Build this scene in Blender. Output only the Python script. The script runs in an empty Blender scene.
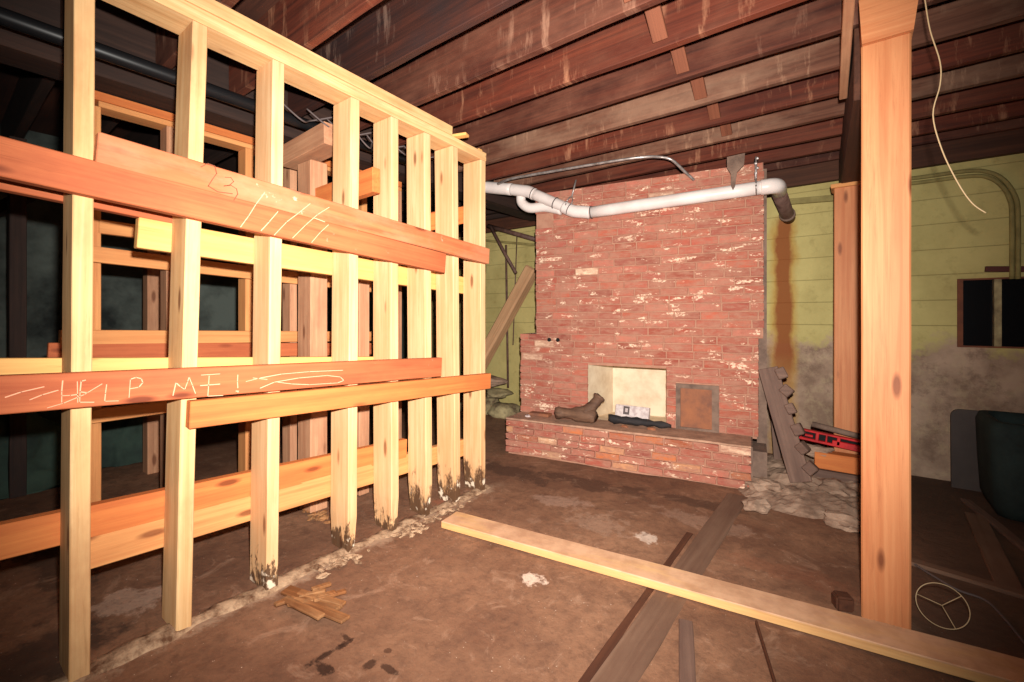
import bpy, bmesh, math, random
from mathutils import Vector, Matrix, noise
random.seed(7)
sc = bpy.context.scene
C = sc.collection

# ------------------------------------------------------------------ camera
F_PX, CX, HY, CAM_H = 450.0, 512.0, 318.0, 1.2
YAW = math.atan(343/450)
cam_d = bpy.data.cameras.new('camera'); cam = bpy.data.objects.new('camera', cam_d); C.objects.link(cam)
cam.location = (0, 0, CAM_H); cam.rotation_euler = (math.pi/2, 0, YAW)
cam_d.sensor_width = 36; cam_d.lens = 36*F_PX/1024; cam_d.shift_y = -23/1024; cam_d.clip_start = .02
sc.camera = cam
# ------------------------------------------------------------------ world (a closed, unlit basement)
w = bpy.data.worlds.new('world'); sc.world = w; w.use_nodes = True
w.node_tree.nodes['Background'].inputs[0].default_value = (1, .8, .65, 1)
w.node_tree.nodes['Background'].inputs[1].default_value = .02
# ------------------------------------------------------------------ the photographer's flash
ld = bpy.data.lights.new('camera_flash', 'SPOT'); flash = bpy.data.objects.new('camera_flash', ld); C.objects.link(flash)
ld.energy = 1060; ld.color = (1, .95, .88); ld.spot_size = math.radians(119); ld.spot_blend = 1; ld.shadow_soft_size = .02
flash.location = (.04, .03, CAM_H+.14)
flash.rotation_euler = (math.radians(91), 0, YAW+math.radians(2))
# ------------------------------------------------------------------ colour management
vs = sc.view_settings; vs.view_transform = 'Standard'; vs.look = 'None'; vs.gamma = 1; vs.exposure = 0
vs.use_curve_mapping = False

# ------------------------------------------------------------------ measuring helpers: rays onto real planes
S_, C_ = math.sin(YAW), math.cos(YAW)
def ray(px, py):
    l = (px-CX)/F_PX
    return Vector((-S_+l*C_, C_+l*S_, (HY-py)/F_PX))
def gz(px, py, z=0.):
    r = ray(px, py); t = (z-CAM_H)/r.z; return Vector((r.x*t, r.y*t, z))
def gx(px, py, x):
    r = ray(px, py); t = x/r.x; return Vector((x, r.y*t, CAM_H+r.z*t))
def gy(px, py, y):
    r = ray(px, py); t = y/r.y; return Vector((r.x*t, y, CAM_H+r.z*t))
FR = math.radians(9.5); FO = Vector((-2.493, 3.18, 0))          # fireplace frame
FU = Vector((math.cos(FR), math.sin(FR), 0)); FV = Vector((-FU.y, FU.x, 0))
def fp(u, v, z): return FO+FU*u+FV*v+Vector((0, 0, z))
def gv(px, py, V):
    r = ray(px, py); t = (V+FO.dot(FV))/r.dot(FV); p = r*t
    return Vector((p.x, p.y, CAM_H+p.z))

# ------------------------------------------------------------------ materials
def lin(c): return tuple(((x/255)/12.92 if x/255 < .04045 else ((x/255+.055)/1.055)**2.4) for x in c)+(1,)
def newmat(name, rough=.8):
    m = bpy.data.materials.new(name); m.use_nodes = True
    nt = m.node_tree; b = nt.nodes['Principled BSDF']; b.inputs['Roughness'].default_value = rough
    b.inputs['Specular IOR Level'].default_value = .3
    return m, nt, b
class NB:
    def __init__(s, nt): s.nt = nt
    def n(s, t, **k):
        x = s.nt.nodes.new(t)
        for a, v in k.items(): setattr(x, a, v)
        return x
    def l(s, a, b): s.nt.links.new(a, b)
    def coord(s, rnd=True):
        tc = s.n('ShaderNodeTexCoord')
        if not rnd: return tc.outputs['Object']
        oi = s.n('ShaderNodeObjectInfo'); m = s.n('ShaderNodeMath', operation='MULTIPLY'); m.inputs[1].default_value = 37.
        s.l(oi.outputs['Random'], m.inputs[0])
        a = s.n('ShaderNodeVectorMath', operation='ADD'); s.l(tc.outputs['Object'], a.inputs[0]); s.l(m.outputs[0], a.inputs[1])
        return a.outputs[0]
    def noise(s, vec, scale, detail=4, rough=.6, stretch=None, dist=0):
        if stretch:
            mp = s.n('ShaderNodeMapping'); mp.inputs['Scale'].default_value = stretch; s.l(vec, mp.inputs[0]); vec = mp.outputs[0]
        t = s.n('ShaderNodeTexNoise'); t.inputs['Scale'].default_value = scale; t.inputs['Detail'].default_value = detail
        t.inputs['Roughness'].default_value = rough; t.inputs['Distortion'].default_value = dist
        s.l(vec, t.inputs['Vector']); return t.outputs['Fac']
    def ramp(s, f, a, b):
        m = s.n('ShaderNodeMapRange'); m.inputs[1].default_value = a; m.inputs[2].default_value = b; s.l(f, m.inputs[0])
        return m.outputs[0]
    def mix(s, f, a, b, mode='MIX'):
        m = s.n('ShaderNodeMix', data_type='RGBA', blend_type=mode)
        if isinstance(f, (int, float)): m.inputs[0].default_value = f
        else: s.l(f, m.inputs[0])
        for i, c in ((6, a), (7, b)):
            if isinstance(c, tuple): m.inputs[i].default_value = c
            else: s.l(c, m.inputs[i])
        return m.outputs[2]
    def math(s, op, a, b=None):
        m = s.n('ShaderNodeMath', operation=op)
        for i, c in ((0, a), (1, b)):
            if c is None: continue
            if isinstance(c, (int, float)): m.inputs[i].default_value = c
            else: s.l(c, m.inputs[i])
        return m.outputs[0]
    def bump(s, h, bsdf, strength=.4, dist=.01):
        b = s.n('ShaderNodeBump'); b.inputs['Strength'].default_value = strength; b.inputs['Distance'].default_value = dist
        s.l(h, b.inputs['Height']); s.l(b.outputs[0], bsdf.inputs['Normal'])

def wood(name, c1, c2, dirt=None, dirt_amt=.5, rough=.75, knots=True, rot=None, streak=None, bump=.25, chips=0):
    """timber with grain along the board's own X axis; rot = height of the decayed foot at the board's start"""
    m, nt, b = newmat(name, rough); k = NB(nt); v = k.coord()
    g = k.noise(v, 1, 5, .6, (1.2, 34, 34), .6)
    col = k.mix(k.ramp(g, .35, .68), lin(c1), lin(c2))
    col = k.mix(k.math('MULTIPLY', k.ramp(k.noise(v, 1, 6, .75, (2.5, 60, 60), .3), .56, .7), .45), col, lin(tuple(int(x*q) for x, q in zip(c2, (.74, .66, .58)))))
    g2 = k.noise(v, 1, 2, .5, (.8, 7, 7))
    col = k.mix(k.ramp(g2, .45, .75), col, k.mix(.5, col, lin(c2)))
    if knots:
        mp = k.n('ShaderNodeMapping'); mp.inputs['Scale'].default_value = (2.6, 9, 9); k.l(v, mp.inputs[0])
        vo = k.n('ShaderNodeTexVoronoi'); vo.inputs['Scale'].default_value = 1; k.l(mp.outputs[0], vo.inputs['Vector'])
        kn = k.ramp(vo.outputs['Distance'], .16, .08)
        dk = tuple(int(x*q) for x, q in zip(c1, (.5, .36, .28)))
        col = k.mix(k.math('MULTIPLY', kn, .85), col, lin(dk))
    if dirt:
        d = k.noise(v, 1, 6, .65, (2.2, 5, 5))
        col = k.mix(k.math('MULTIPLY', k.ramp(d, .42, .66), dirt_amt), col, lin(dirt))
    if streak:      # water runs across the board
        d = k.noise(v, 1, 5, .7, (13, 1.6, 2.6)); e = k.noise(v, 1.6, 3)
        col = k.mix(k.math('MULTIPLY', k.math('MULTIPLY', k.ramp(d, .54, .66), k.ramp(e, .46, .56)), .6), col, lin(streak))
    if chips:
        d = k.noise(v, 9, 5, .7); col = k.mix(k.math('MULTIPLY', k.ramp(d, .66, .72), chips), col, lin((235, 215, 185)))
    if rot:
        tc = k.n('ShaderNodeTexCoord'); sx = k.n('ShaderNodeSeparateXYZ'); k.l(tc.outputs['Object'], sx.inputs[0])
        nn = k.noise(v, 1, 5, .7, (9, 22, 22)); hh = k.math('ADD', sx.outputs[0], k.math('MULTIPLY', k.math('SUBTRACT', nn, .5), .6))
        col = k.mix(k.math('MULTIPLY', k.ramp(hh, rot, rot*.55), .9), col, lin((62, 34, 20)))
        n2 = k.noise(v, 13, 3, .6); w2 = k.math('MULTIPLY', k.ramp(n2, .54, .6), k.ramp(hh, rot*.55, rot*.4))
        col = k.mix(w2, col, lin((225, 205, 180)))
    k.l(col, b.inputs['Base Color'])
    k.bump(g, b, bump, .004)
    return m

M = {}
M['pine'] = wood('pine', (230, 190, 138), (208, 158, 104), (172, 112, 72), .5)
M['pine_rot'] = wood('pine_rotten_foot', (228, 188, 142), (206, 156, 108), (205, 140, 84), .35, rot=.10)
M['pine_rot_high'] = wood('pine_badly_rotten_foot', (228, 188, 142), (206, 156, 108), (205, 140, 84), .3, rot=.18)
M['pine_bright'] = wood('pine_yellow', (228, 176, 106), (212, 154, 88), None)
M['red_board'] = wood('red_stained_board', (192, 108, 66), (166, 84, 50), (148, 70, 44), .5, chips=.35)
M['pink_board'] = wood('dusty_pink_board', (200, 116, 72), (174, 90, 56), (202, 140, 106), .6, chips=.5)
M['orange_board'] = wood('orange_board', (212, 128, 68), (190, 104, 54), (180, 92, 50), .4)
M['fir'] = wood('fir', (222, 158, 98), (196, 128, 76), (186, 116, 70), .3)
M['fir_post'] = wood('fir_post', (204, 138, 92), (182, 110, 68), (176, 104, 66), .4, rough=.6)
M['old_fir'] = wood('old_fir', (206, 156, 120), (176, 122, 90), (140, 94, 70), .5)
M['joist'] = wood('old_joist', (90, 44, 30), (52, 24, 17), (120, 76, 58), .5, knots=False, streak=(160, 118, 96), bump=.5)
M['joist_dark'] = wood('old_joist_dark', (72, 36, 26), (40, 20, 16), (36, 32, 34), .6, knots=False, streak=(132, 104, 90), bump=.5)
M['joist_red'] = wood('old_joist_red', (108, 48, 30), (66, 27, 17), (112, 70, 52), .4, knots=False, streak=(176, 122, 92), bump=.5)
M['joist_pale'] = wood('old_joist_pale', (116, 74, 56), (78, 44, 32), (150, 116, 94), .5, knots=False, streak=(180, 140, 112), bump=.5)
M['subfloor'] = wood('subfloor', (92, 54, 40), (62, 36, 28), (36, 30, 28), .5, knots=False)
M['bridging'] = wood('bridging', (124, 72, 50), (100, 56, 38), None)
M['girder'] = wood('girder', (66, 46, 38), (44, 30, 26), (34, 28, 26), .5, knots=False)
M['beam'] = wood('dark_beam', (92, 54, 36), (64, 36, 24), (48, 28, 22), .4, knots=False)
M['plank'] = wood('floor_plank', (214, 172, 118), (190, 142, 96), (160, 112, 84), .5, chips=.2)
M['grey_plank'] = wood('dusty_plank', (124, 96, 78), (106, 78, 62), (86, 60, 48), .5, knots=False)
M['weathered'] = wood('weathered_plank', (128, 100, 86), (98, 74, 64), (84, 62, 54), .5, knots=False, bump=.6)
M['log'] = wood('bark_log', (122, 90, 70), (82, 58, 46), (60, 44, 38), .5, knots=False, bump=1)
M['charred'] = wood('charred_log', (40, 36, 38), (24, 22, 24), (70, 60, 56), .4, knots=False, bump=1)
M['timber'] = wood('brown_timber', (214, 168, 126), (184, 138, 100), (160, 116, 84), .4, knots=False)

m = wood('floor_plank', (222, 178, 118), (204, 154, 98), (180, 130, 90), .4)
nt = m.node_tree; k = NB(nt); b = nt.nodes['Principled BSDF']; old = b.inputs['Base Color'].links[0].from_socket
tc = k.n('ShaderNodeTexCoord'); sx = k.n('ShaderNodeSeparateXYZ'); k.l(tc.outputs['Object'], sx.inputs[0]); v = k.coord()
du = k.math('MULTIPLY', k.ramp(sx.outputs[1], -.012, -.018), k.ramp(k.noise(v, 1, 5, .65, (2, 6, 6)), .25, .5))
dc = k.mix(k.ramp(k.noise(v, 9, 4, .6), .4, .65), lin((202, 160, 130)), lin((172, 130, 104)))
k.l(k.mix(k.math('MULTIPLY', du, .85), old, dc), b.inputs['Base Color']); M['plank'] = m
def plain(name, c, rough=.6, metal=0, c2=None, sc_=8, bump=0, amt=1.):
    m, nt, b = newmat(name, rough); k = NB(nt); v = k.coord()
    b.inputs['Metallic'].default_value = metal
    n = k.noise(v, sc_, 5, .65)
    if c2: k.l(k.mix(k.math('MULTIPLY', k.ramp(n, .4, .65), amt), lin(c), lin(c2)), b.inputs['Base Color'])
    else: b.inputs['Base Color'].default_value = lin(c)
    if bump: k.bump(n, b, bump, .01)
    return m
M['pvc'] = plain('white_plastic', (228, 216, 210), .35, c2=(212, 196, 190), sc_=3)
M['joint'] = plain('joint_grey', (92, 80, 78), .7)
M['iron'] = plain('iron_pipe', (112, 84, 74), .6, 0, (84, 58, 50), 14, .2)
M['steel'] = plain('galvanised', (190, 180, 176), .35, .6, (140, 128, 122), 20)
M['black_pipe'] = plain('black_pipe', (24, 24, 26), .4, 0, (24, 24, 26), 6)
M['cement'] = plain('grey_cement', (128, 104, 90), .9, 0, (98, 78, 68), 10, .5)
M['mortar'] = plain('mortar', (174, 128, 106), .95, 0, (160, 112, 92), 12, .5)
M['slab'] = plain('hearth_top', (184, 144, 120), .9, 0, (150, 114, 94), 9, .3)
M['firebrick'] = plain('pale_firebox', (226, 208, 180), .85, 0, (206, 182, 152), 6, .2)
M['patch'] = plain('rusty_patch', (152, 96, 66), .8, 0, (118, 78, 62), 6, .2)
M['rubble'] = plain('rubble', (166, 138, 118), .95, 0, (118, 92, 76), 7, .9)
M['stone'] = plain('ledge_stone', (176, 160, 120), .95, 0, (104, 86, 66), 6, .9)
M['white_paint'] = plain('white_label', (214, 200, 196), .6, 0, (180, 160, 158), 30)
M['chalk'] = plain('chalk', (230, 168, 134), .9)
M['pencil'] = plain('pencil', (130, 72, 50), .9)
M['red'] = plain('red_paint', (196, 34, 36), .45, 0, (150, 22, 26), 14)
M['black'] = plain('black_gap', (14, 13, 13), .8)
M['panel'] = plain('grey_panel', (74, 64, 60), .7, 0, (64, 55, 52), 3)
M['green_vinyl'] = plain('green_vinyl', (38, 50, 48), .85, 0, (26, 34, 33), 5, .3)
M['green_cloth'] = plain('green_cloth', (58, 76, 66), .9, 0, (42, 54, 50), 3, .5)
M['maroon'] = plain('maroon_board', (84, 44, 38), .8)
M['frame'] = plain('window_frame', (120, 66, 40), .7, 0, (96, 52, 34), 12)
M['wire'] = plain('pale_wire', (190, 162, 124), .5)
M['green_paint'] = plain('green_painted_conduit', (150, 136, 84), .8, 0, (128, 114, 70), 9)
M['dark_stone'] = plain('dark_stone_wall', (96, 104, 98), .95, 0, (40, 44, 43), 1.6, .8)
M['debris'] = plain('white_mould', (184, 152, 122), .95, 0, (96, 64, 44), 18, .8)
M['rotwood'] = wood('rotten_wood', (146, 92, 52), (84, 50, 30), (196, 150, 104), .5, knots=False, bump=1)
g, nt_, b_ = newmat('dark_glass', .12); b_.inputs['Base Color'].default_value = (.006, .006, .007, 1); M['glass'] = g

# brick: each brick's own colour lives in a face attribute
m, nt, b = newmat('brick', .9); k = NB(nt); at = k.n('ShaderNodeAttribute', attribute_name='brick_colour'); v = k.coord(False)
n1 = k.noise(v, 22, 6, .75); n2 = k.noise(v, 1, 4, .75, (6, 6, 17)); n3 = k.noise(v, 1.9, 3); n4 = k.noise(v, 1, 4, .7, (9, 9, 30)); n5 = k.noise(v, 50, 4, .7)
col = k.mix(k.math('MULTIPLY', k.ramp(n4, .36, .62), .9), at.outputs['Color'], lin((168, 120, 100)))
col = k.mix(k.math('MULTIPLY', k.ramp(n1, .45, .7), .45), col, lin((150, 84, 70)))
wh = k.math('MULTIPLY', k.math('MULTIPLY', k.ramp(n2, .575, .61), k.ramp(n3, .36, .5)), k.ramp(n5, .42, .52))
col = k.mix(k.math('MULTIPLY', wh, .9), col, lin((236, 204, 176)))
k.l(col, b.inputs['Base Color']); k.bump(n1, b, .8, .008); M['brick'] = m

# dirt floor
m, nt, b = newmat('dirt_floor', .75); k = NB(nt); v = k.coord(False)
n1 = k.noise(v, 1.6, 6, .6); n2 = k.noise(v, 14, 6, .7); n3 = k.noise(v, .7, 4, .6)
col = k.mix(k.ramp(n1, .36, .66), lin((114, 78, 58)), lin((152, 112, 86)))
col = k.mix(k.math('MULTIPLY', k.ramp(n3, .45, .62), .55), col, lin((98, 66, 50)))
col = k.mix(k.math('MULTIPLY', k.ramp(n2, .46, .68), .5), col, lin((84, 58, 46)))
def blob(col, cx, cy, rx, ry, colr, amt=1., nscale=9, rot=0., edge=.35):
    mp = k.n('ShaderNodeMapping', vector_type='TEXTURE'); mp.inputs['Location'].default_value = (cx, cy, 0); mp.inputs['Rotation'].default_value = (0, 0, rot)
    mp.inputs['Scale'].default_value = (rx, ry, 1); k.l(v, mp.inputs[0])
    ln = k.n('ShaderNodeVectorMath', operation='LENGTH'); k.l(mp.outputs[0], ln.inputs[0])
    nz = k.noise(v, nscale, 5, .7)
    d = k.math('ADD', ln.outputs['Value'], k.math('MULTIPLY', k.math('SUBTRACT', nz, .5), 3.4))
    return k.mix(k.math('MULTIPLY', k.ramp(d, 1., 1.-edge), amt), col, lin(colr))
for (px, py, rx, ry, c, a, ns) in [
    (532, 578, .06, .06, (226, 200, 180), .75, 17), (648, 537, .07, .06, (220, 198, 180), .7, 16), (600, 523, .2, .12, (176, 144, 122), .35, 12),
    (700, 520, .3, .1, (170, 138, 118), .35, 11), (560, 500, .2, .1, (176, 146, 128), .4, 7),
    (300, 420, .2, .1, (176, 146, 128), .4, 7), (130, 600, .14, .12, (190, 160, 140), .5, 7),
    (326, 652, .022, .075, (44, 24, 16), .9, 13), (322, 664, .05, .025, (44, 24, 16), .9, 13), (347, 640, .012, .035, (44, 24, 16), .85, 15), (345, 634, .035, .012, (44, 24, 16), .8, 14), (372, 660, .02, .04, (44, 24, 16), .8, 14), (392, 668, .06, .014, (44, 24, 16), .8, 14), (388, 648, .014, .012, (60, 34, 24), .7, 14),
    (500, 468, .5, .14, (84, 58, 44), .85, 4), (590, 482, .5, .12, (84, 58, 44), .8, 4), (690, 500, .4, .08, (84, 58, 44), .8, 4), (60, 560, .5, .12, (60, 46, 38), .6, 4), (40, 650, .2, .2, (56, 42, 36), .7, 5),  # along the hearth: damp ground plus its shadow strip, painted into the floor
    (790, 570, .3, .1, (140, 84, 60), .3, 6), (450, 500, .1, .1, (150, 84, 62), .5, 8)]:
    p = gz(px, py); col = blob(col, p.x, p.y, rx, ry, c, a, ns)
n7 = k.noise(v, 46, 5, .75); n8 = k.noise(v, 95, 2, .5); n9 = k.noise(v, 5, 6, .75, None, 1.2)
col = k.mix(k.math('MULTIPLY', k.ramp(n7, .5, .7), .4), col, lin((78, 52, 40)))
col = k.mix(k.math('MULTIPLY', k.ramp(n9, .56, .66), .4), col, lin((170, 134, 110)))
col = k.mix(k.math('MULTIPLY', k.ramp(n9, .42, .36), .4), col, lin((88, 58, 44)))
col = k.mix(k.math('MULTIPLY', k.ramp(n8, .74, .77), .8), col, lin((214, 190, 168)))
# white mineral band along the foot of the stud wall
sx = k.n('ShaderNodeSeparateXYZ'); k.l(v, sx.inputs[0])
dx = k.math('ABSOLUTE', k.math('ADD', sx.outputs[0], 2.05)); nz = k.noise(v, 7, 6, .75)
dd = k.math('ADD', dx, k.math('MULTIPLY', k.math('SUBTRACT', nz, .5), -.35))
inr = k.math('MULTIPLY', k.ramp(sx.outputs[1], .1, .4), k.ramp(sx.outputs[1], 2.6, 2.4))
col = k.mix(k.math('MULTIPLY', k.math('MULTIPLY', k.ramp(dd, .05, .0), inr), .4), col, lin((206, 176, 148)))
# right-hand side: darker earth, with the flash falloff painted into the colour
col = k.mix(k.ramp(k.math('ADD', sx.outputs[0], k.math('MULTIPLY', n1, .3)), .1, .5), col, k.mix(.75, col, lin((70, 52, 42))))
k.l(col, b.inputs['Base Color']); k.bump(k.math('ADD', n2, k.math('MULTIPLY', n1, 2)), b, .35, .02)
k.l(k.ramp(n1, .3, .7), b.inputs['Roughness']); M['floor'] = m
rr = k.n('ShaderNodeMapRange'); rr.inputs[3].default_value = .95; rr.inputs[4].default_value = .6; k.l(n1, rr.inputs[0]); k.l(rr.outputs[0], b.inputs['Roughness'])

# green painted wall with bare concrete below
m, nt, b = newmat('green_wall', .85); k = NB(nt); v = k.coord(False)
sx = k.n('ShaderNodeSeparateXYZ'); k.l(v, sx.inputs[0]); X, Z = sx.outputs[0], sx.outputs[2]
n1 = k.noise(v, 2.2, 6, .65); n2 = k.noise(v, 12, 5, .7)
green = k.mix(k.ramp(n1, .4, .65), lin((194, 178, 116)), lin((174, 158, 100)))
green = k.mix(k.math('MULTIPLY', k.ramp(n2, .55, .75), .35), green, lin((120, 104, 58)))
bare = k.mix(k.ramp(n1, .4, .62), lin((178, 150, 128)), lin((136, 110, 92)))
bare = k.mix(k.math('MULTIPLY', k.ramp(k.noise(v, 5, 6, .75), .5, .62), .6), bare, lin((108, 84, 70)))
bare = k.mix(k.math('MULTIPLY', k.ramp(n2, .5, .66), .35), bare, lin((186, 166, 130)))
zed = k.math('ADD', Z, k.math('MULTIPLY', k.math('SUBTRACT', n1, .5), .9))
xm = k.ramp(X, -2.2, -1.6)   # behind and left of the fireplace the paint reaches the floor
col = k.mix(k.math('MULTIPLY', k.ramp(zed, 1.02, .93), xm), green, bare)
fr = k.math('FRACT', k.math('MULTIPLY', Z, 1/.19)); ln_ = k.math('MULTIPLY', k.ramp(fr, .05, .0), k.ramp(Z, .95, 1.0))
col = k.mix(k.math('MULTIPLY', ln_, .6), col, lin((96, 84, 44)))
# rust run below the drain pipe
rx = k.math('ADD', k.math('ABSOLUTE', k.math('ADD', X, .50)), k.math('MULTIPLY', k.math('SUBTRACT', k.noise(v, 5, 4, .6, (1, 1, .6)), .5), .16))
rust = k.math('MULTIPLY', k.ramp(rx, .075, .04), k.math('MULTIPLY', k.ramp(Z, 2.12, 2.05), k.ramp(Z, .5, .9)))
col = k.mix(k.math('MULTIPLY', k.ramp(rx, .12, .07), k.math('MULTIPLY', k.ramp(Z, 2.12, 2.0), .6)), col, lin((176, 128, 48)))
col = k.mix(k.math('MULTIPLY', rust, .85), col, lin((134, 66, 34)))
k.l(col, b.inputs['Base Color']); k.bump(k.math('ADD', n2, k.math('MULTIPLY', ln_, -2)), b, .4, .01); M['wall'] = m

# ------------------------------------------------------------------ mesh helpers
def obj(name, bm, mat, parent=None, mw=None, smooth=False):
    me = bpy.data.meshes.new(name); bm.to_mesh(me); bm.free()
    if smooth:
        for p in me.polygons: p.use_smooth = True
    me.materials.append(mat); o = bpy.data.objects.new(name, me); C.objects.link(o)
    if mw is not None: o.matrix_world = mw
    if parent:
        o.parent = parent; o.matrix_parent_inverse = parent.matrix_world.inverted()
    return o
def tag(o, label=None, cat=None, group=None, kind=None):
    if label: o['label'] = label
    if cat: o['category'] = cat
    if group: o['group'] = group
    if kind: o['kind'] = kind
    return o
def empty(name, loc, label=None, cat=None, group=None):
    o = bpy.data.objects.new(name, None); C.objects.link(o); o.location = loc; o.matrix_world = Matrix.Translation(loc)
    o.empty_display_size = .05
    return tag(o, label, cat, group)
def bx(bm, x0, x1, y0, y1, z0, z1, mat=None):
    r = bmesh.ops.create_cube(bm, size=1)
    M_ = Matrix.Translation(((x0+x1)/2, (y0+y1)/2, (z0+z1)/2)) @ Matrix.Diagonal((abs(x1-x0), abs(y1-y0), abs(z1-z0), 1))
    if mat is not None: M_ = mat @ M_
    bmesh.ops.transform(bm, matrix=M_, verts=r['verts']); return r['verts']
def basis(p0, p1, up):
    x = (p1-p0).normalized(); z = (up-x*up.dot(x)).normalized(); y = z.cross(x)
    m_ = Matrix((x, y, z)).transposed().to_4x4(); m_.translation = p0; return m_
def board(name, p0, p1, width, thick, mat, up=(0, 0, 1), parent=None, jit=.0015, bow=0, bev=.003, taper=None, seg=None):
    """sawn timber from p0 to p1 (centre line); width along 'up', thick across it; local X = grain"""
    p0, p1 = Vector(p0), Vector(p1); L = (p1-p0).length; bm = bmesh.new()
    bx(bm, 0, L, -thick/2, thick/2, -width/2, width/2)
    bmesh.ops.bevel(bm, geom=list(bm.edges), offset=min(bev, thick*.3), segments=1, affect='EDGES')
    n = seg or max(2, int(L/.18))
    for i in range(1, n):
        bmesh.ops.bisect_plane(bm, geom=bm.verts[:]+bm.edges[:]+bm.faces[:], plane_co=(L*i/n, 0, 0), plane_no=(1, 0, 0))
    sd = random.random()*100
    for v in bm.verts:
        t = v.co.x/L
        nz = noise.noise_vector(Vector((v.co.x*3+sd, v.co.y*9, v.co.z*9)))
        if taper: s = taper[0]+(taper[1]-taper[0])*t; v.co.z *= s
        v.co.y += nz.y*jit+bow*math.sin(math.pi*t); v.co.z += nz.z*jit
    return obj(name, bm, mat, parent, basis(p0, p1, Vector(up)))
def tube(bm, pts, r, n=12, radii=None, cap=True):
    pts = [Vector(p) for p in pts]; rings = []; prev = None
    for i, p in enumerate(pts):
        d = (pts[min(i+1, len(pts)-1)]-pts[max(i-1, 0)]).normalized()
        if prev is None:
            a = Vector((0, 0, 1)) if abs(d.z) < .9 else Vector((1, 0, 0)); s = d.cross(a).normalized()
        else: s = (prev-d*prev.dot(d)).normalized()
        prev = s; q = d.cross(s); rr_ = radii[i] if radii else r
        rings.append([bm.verts.new(p+(s*math.cos(2*math.pi*k_/n)+q*math.sin(2*math.pi*k_/n))*rr_) for k_ in range(n)])
    for a, b2 in zip(rings, rings[1:]):
        for k_ in range(n): bm.faces.new((a[k_], a[(k_+1) % n], b2[(k_+1) % n], b2[k_]))
    if cap: bm.faces.new(rings[0][::-1]); bm.faces.new(rings[-1])
def roughen(o, amp, sc_):
    for v in o.data.vertices:
        n_ = noise.noise_vector(v.co*sc_)+noise.noise_vector(v.co*sc_*2.7)*.5; v.co += n_*amp
    return o
def smoothpath(pts, sub=6):
    pts = [Vector(p) for p in pts]; out = []
    for i in range(len(pts)-1):
        a, b2, c, d = pts[max(i-1, 0)], pts[i], pts[i+1], pts[min(i+2, len(pts)-1)]
        for j in range(sub):
            t = j/sub
            out.append(.5*((2*b2)+(c-a)*t+(2*a-5*b2+4*c-d)*t*t+(3*b2-a-3*c+d)*t**3))
    return out+[pts[-1]]
def tube_obj(name, pts, r, mat, parent=None, n=12, radii=None, smooth=True):
    bm = bmesh.new(); tube(bm, pts, r, n, radii); return obj(name, bm, mat, parent, None, smooth)
def lump(bm, c, s, sd, sub=2, amp=.35, rot=0):
    r = bmesh.ops.create_icosphere(bm, subdivisions=sub, radius=1)
    R_ = Matrix.Rotation(rot, 3, 'Z')
    for v in r['verts']:
        f = 1+amp*noise.noise(v.co*1.6+Vector((sd, sd*2, 0)))+amp*.5*noise.noise(v.co*4+Vector((0, sd, 3)))
        q = v.co*f; v.co = Vector(c)+R_ @ Vector((q.x*s[0], q.y*s[1], q.z*s[2]))
def xbox(name, ranges, mat, kind=None, parent=None):
    bm = bmesh.new()
    for r in ranges: bx(bm, *r)
    o = obj(name, bm, mat, parent)
    if kind: o['kind'] = kind
    return o

# ------------------------------------------------------------------ SETTING
XL, XR, YN, YF, ZJ, ZC = -5.6, 3.2, -1.6, 4.6, 2.485, 2.80
bm = bmesh.new(); NX, NY = 110, 80; vv = {}
for i in range(NX+1):
    for j in range(NY+1):
        x = XL+(XR-XL)*i/NX; y = YN+(YF-YN)*j/NY
        z = .010*noise.noise(Vector((x*1.7, y*1.7, 0)))+.005*noise.noise(Vector((x*6, y*6, 2)))-.008
        vv[i, j] = bm.verts.new((x, y, z))
for i in range(NX):
    for j in range(NY): bm.faces.new((vv[i, j], vv[i+1, j], vv[i+1, j+1], vv[i, j+1]))
tag(obj('floor', bm, M['floor'], smooth=True), kind='structure')
xbox('ceiling', [(XL, XR, YN, YF, ZC, ZC+.05)], M['subfloor'], 'structure')
WA, WB = gy(957, 279, YF), gy(957, 347, YF); WX0, WX1, WZ0, WZ1 = WA.x, WA.x+.85, WB.z, WA.z
xbox('wall_back', [(XL, WX0, YF, YF+.15, -.05, ZC), (WX1, XR, YF, YF+.15, -.05, ZC), (WX0, WX1, YF, YF+.15, -.05, WZ0), (WX0, WX1, YF, YF+.15, WZ1, ZC)], M['wall'], 'structure')
xbox('wall_right', [(XR, XR+.1, YN, YF, -.05, ZC)], M['wall'], 'structure')
xbox('wall_left', [(XL-.1, XL, YN, YF, -.05, ZC)], M['dark_stone'], 'structure')
xbox('wall_front', [(XL, XR, YN-.1, YN, -.05, ZC)], M['dark_stone'], 'structure')
# window
win = xbox('window_1', [(WX0, WX0+.03, YF-.015, YF+.08, WZ0, WZ1), (WX1-.03, WX1, YF-.015, YF+.08, WZ0, WZ1),
    (WX0, WX1, YF, YF+.08, WZ0-.0, WZ0+.012), (WX0, WX1, YF, YF+.08, WZ1-.012, WZ1)], M['frame'], 'structure')
wmx = gy(998, 300, YF).x
xbox('mullion', [(wmx-.018, wmx+.018, YF+.0, YF+.07, WZ0+.012, WZ1-.012)], M['stone'], None, win)
xbox('pane', [(WX0+.03, WX1-.03, YF+.05, YF+.056, WZ0+.012, WZ1-.012)], M['glass'], None, win)
xbox('sky_well', [(WX0-.1, WX1+.1, YF+.4, YF+.43, WZ0-.1, WZ1+.1)], M['black'], None, win)

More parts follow.
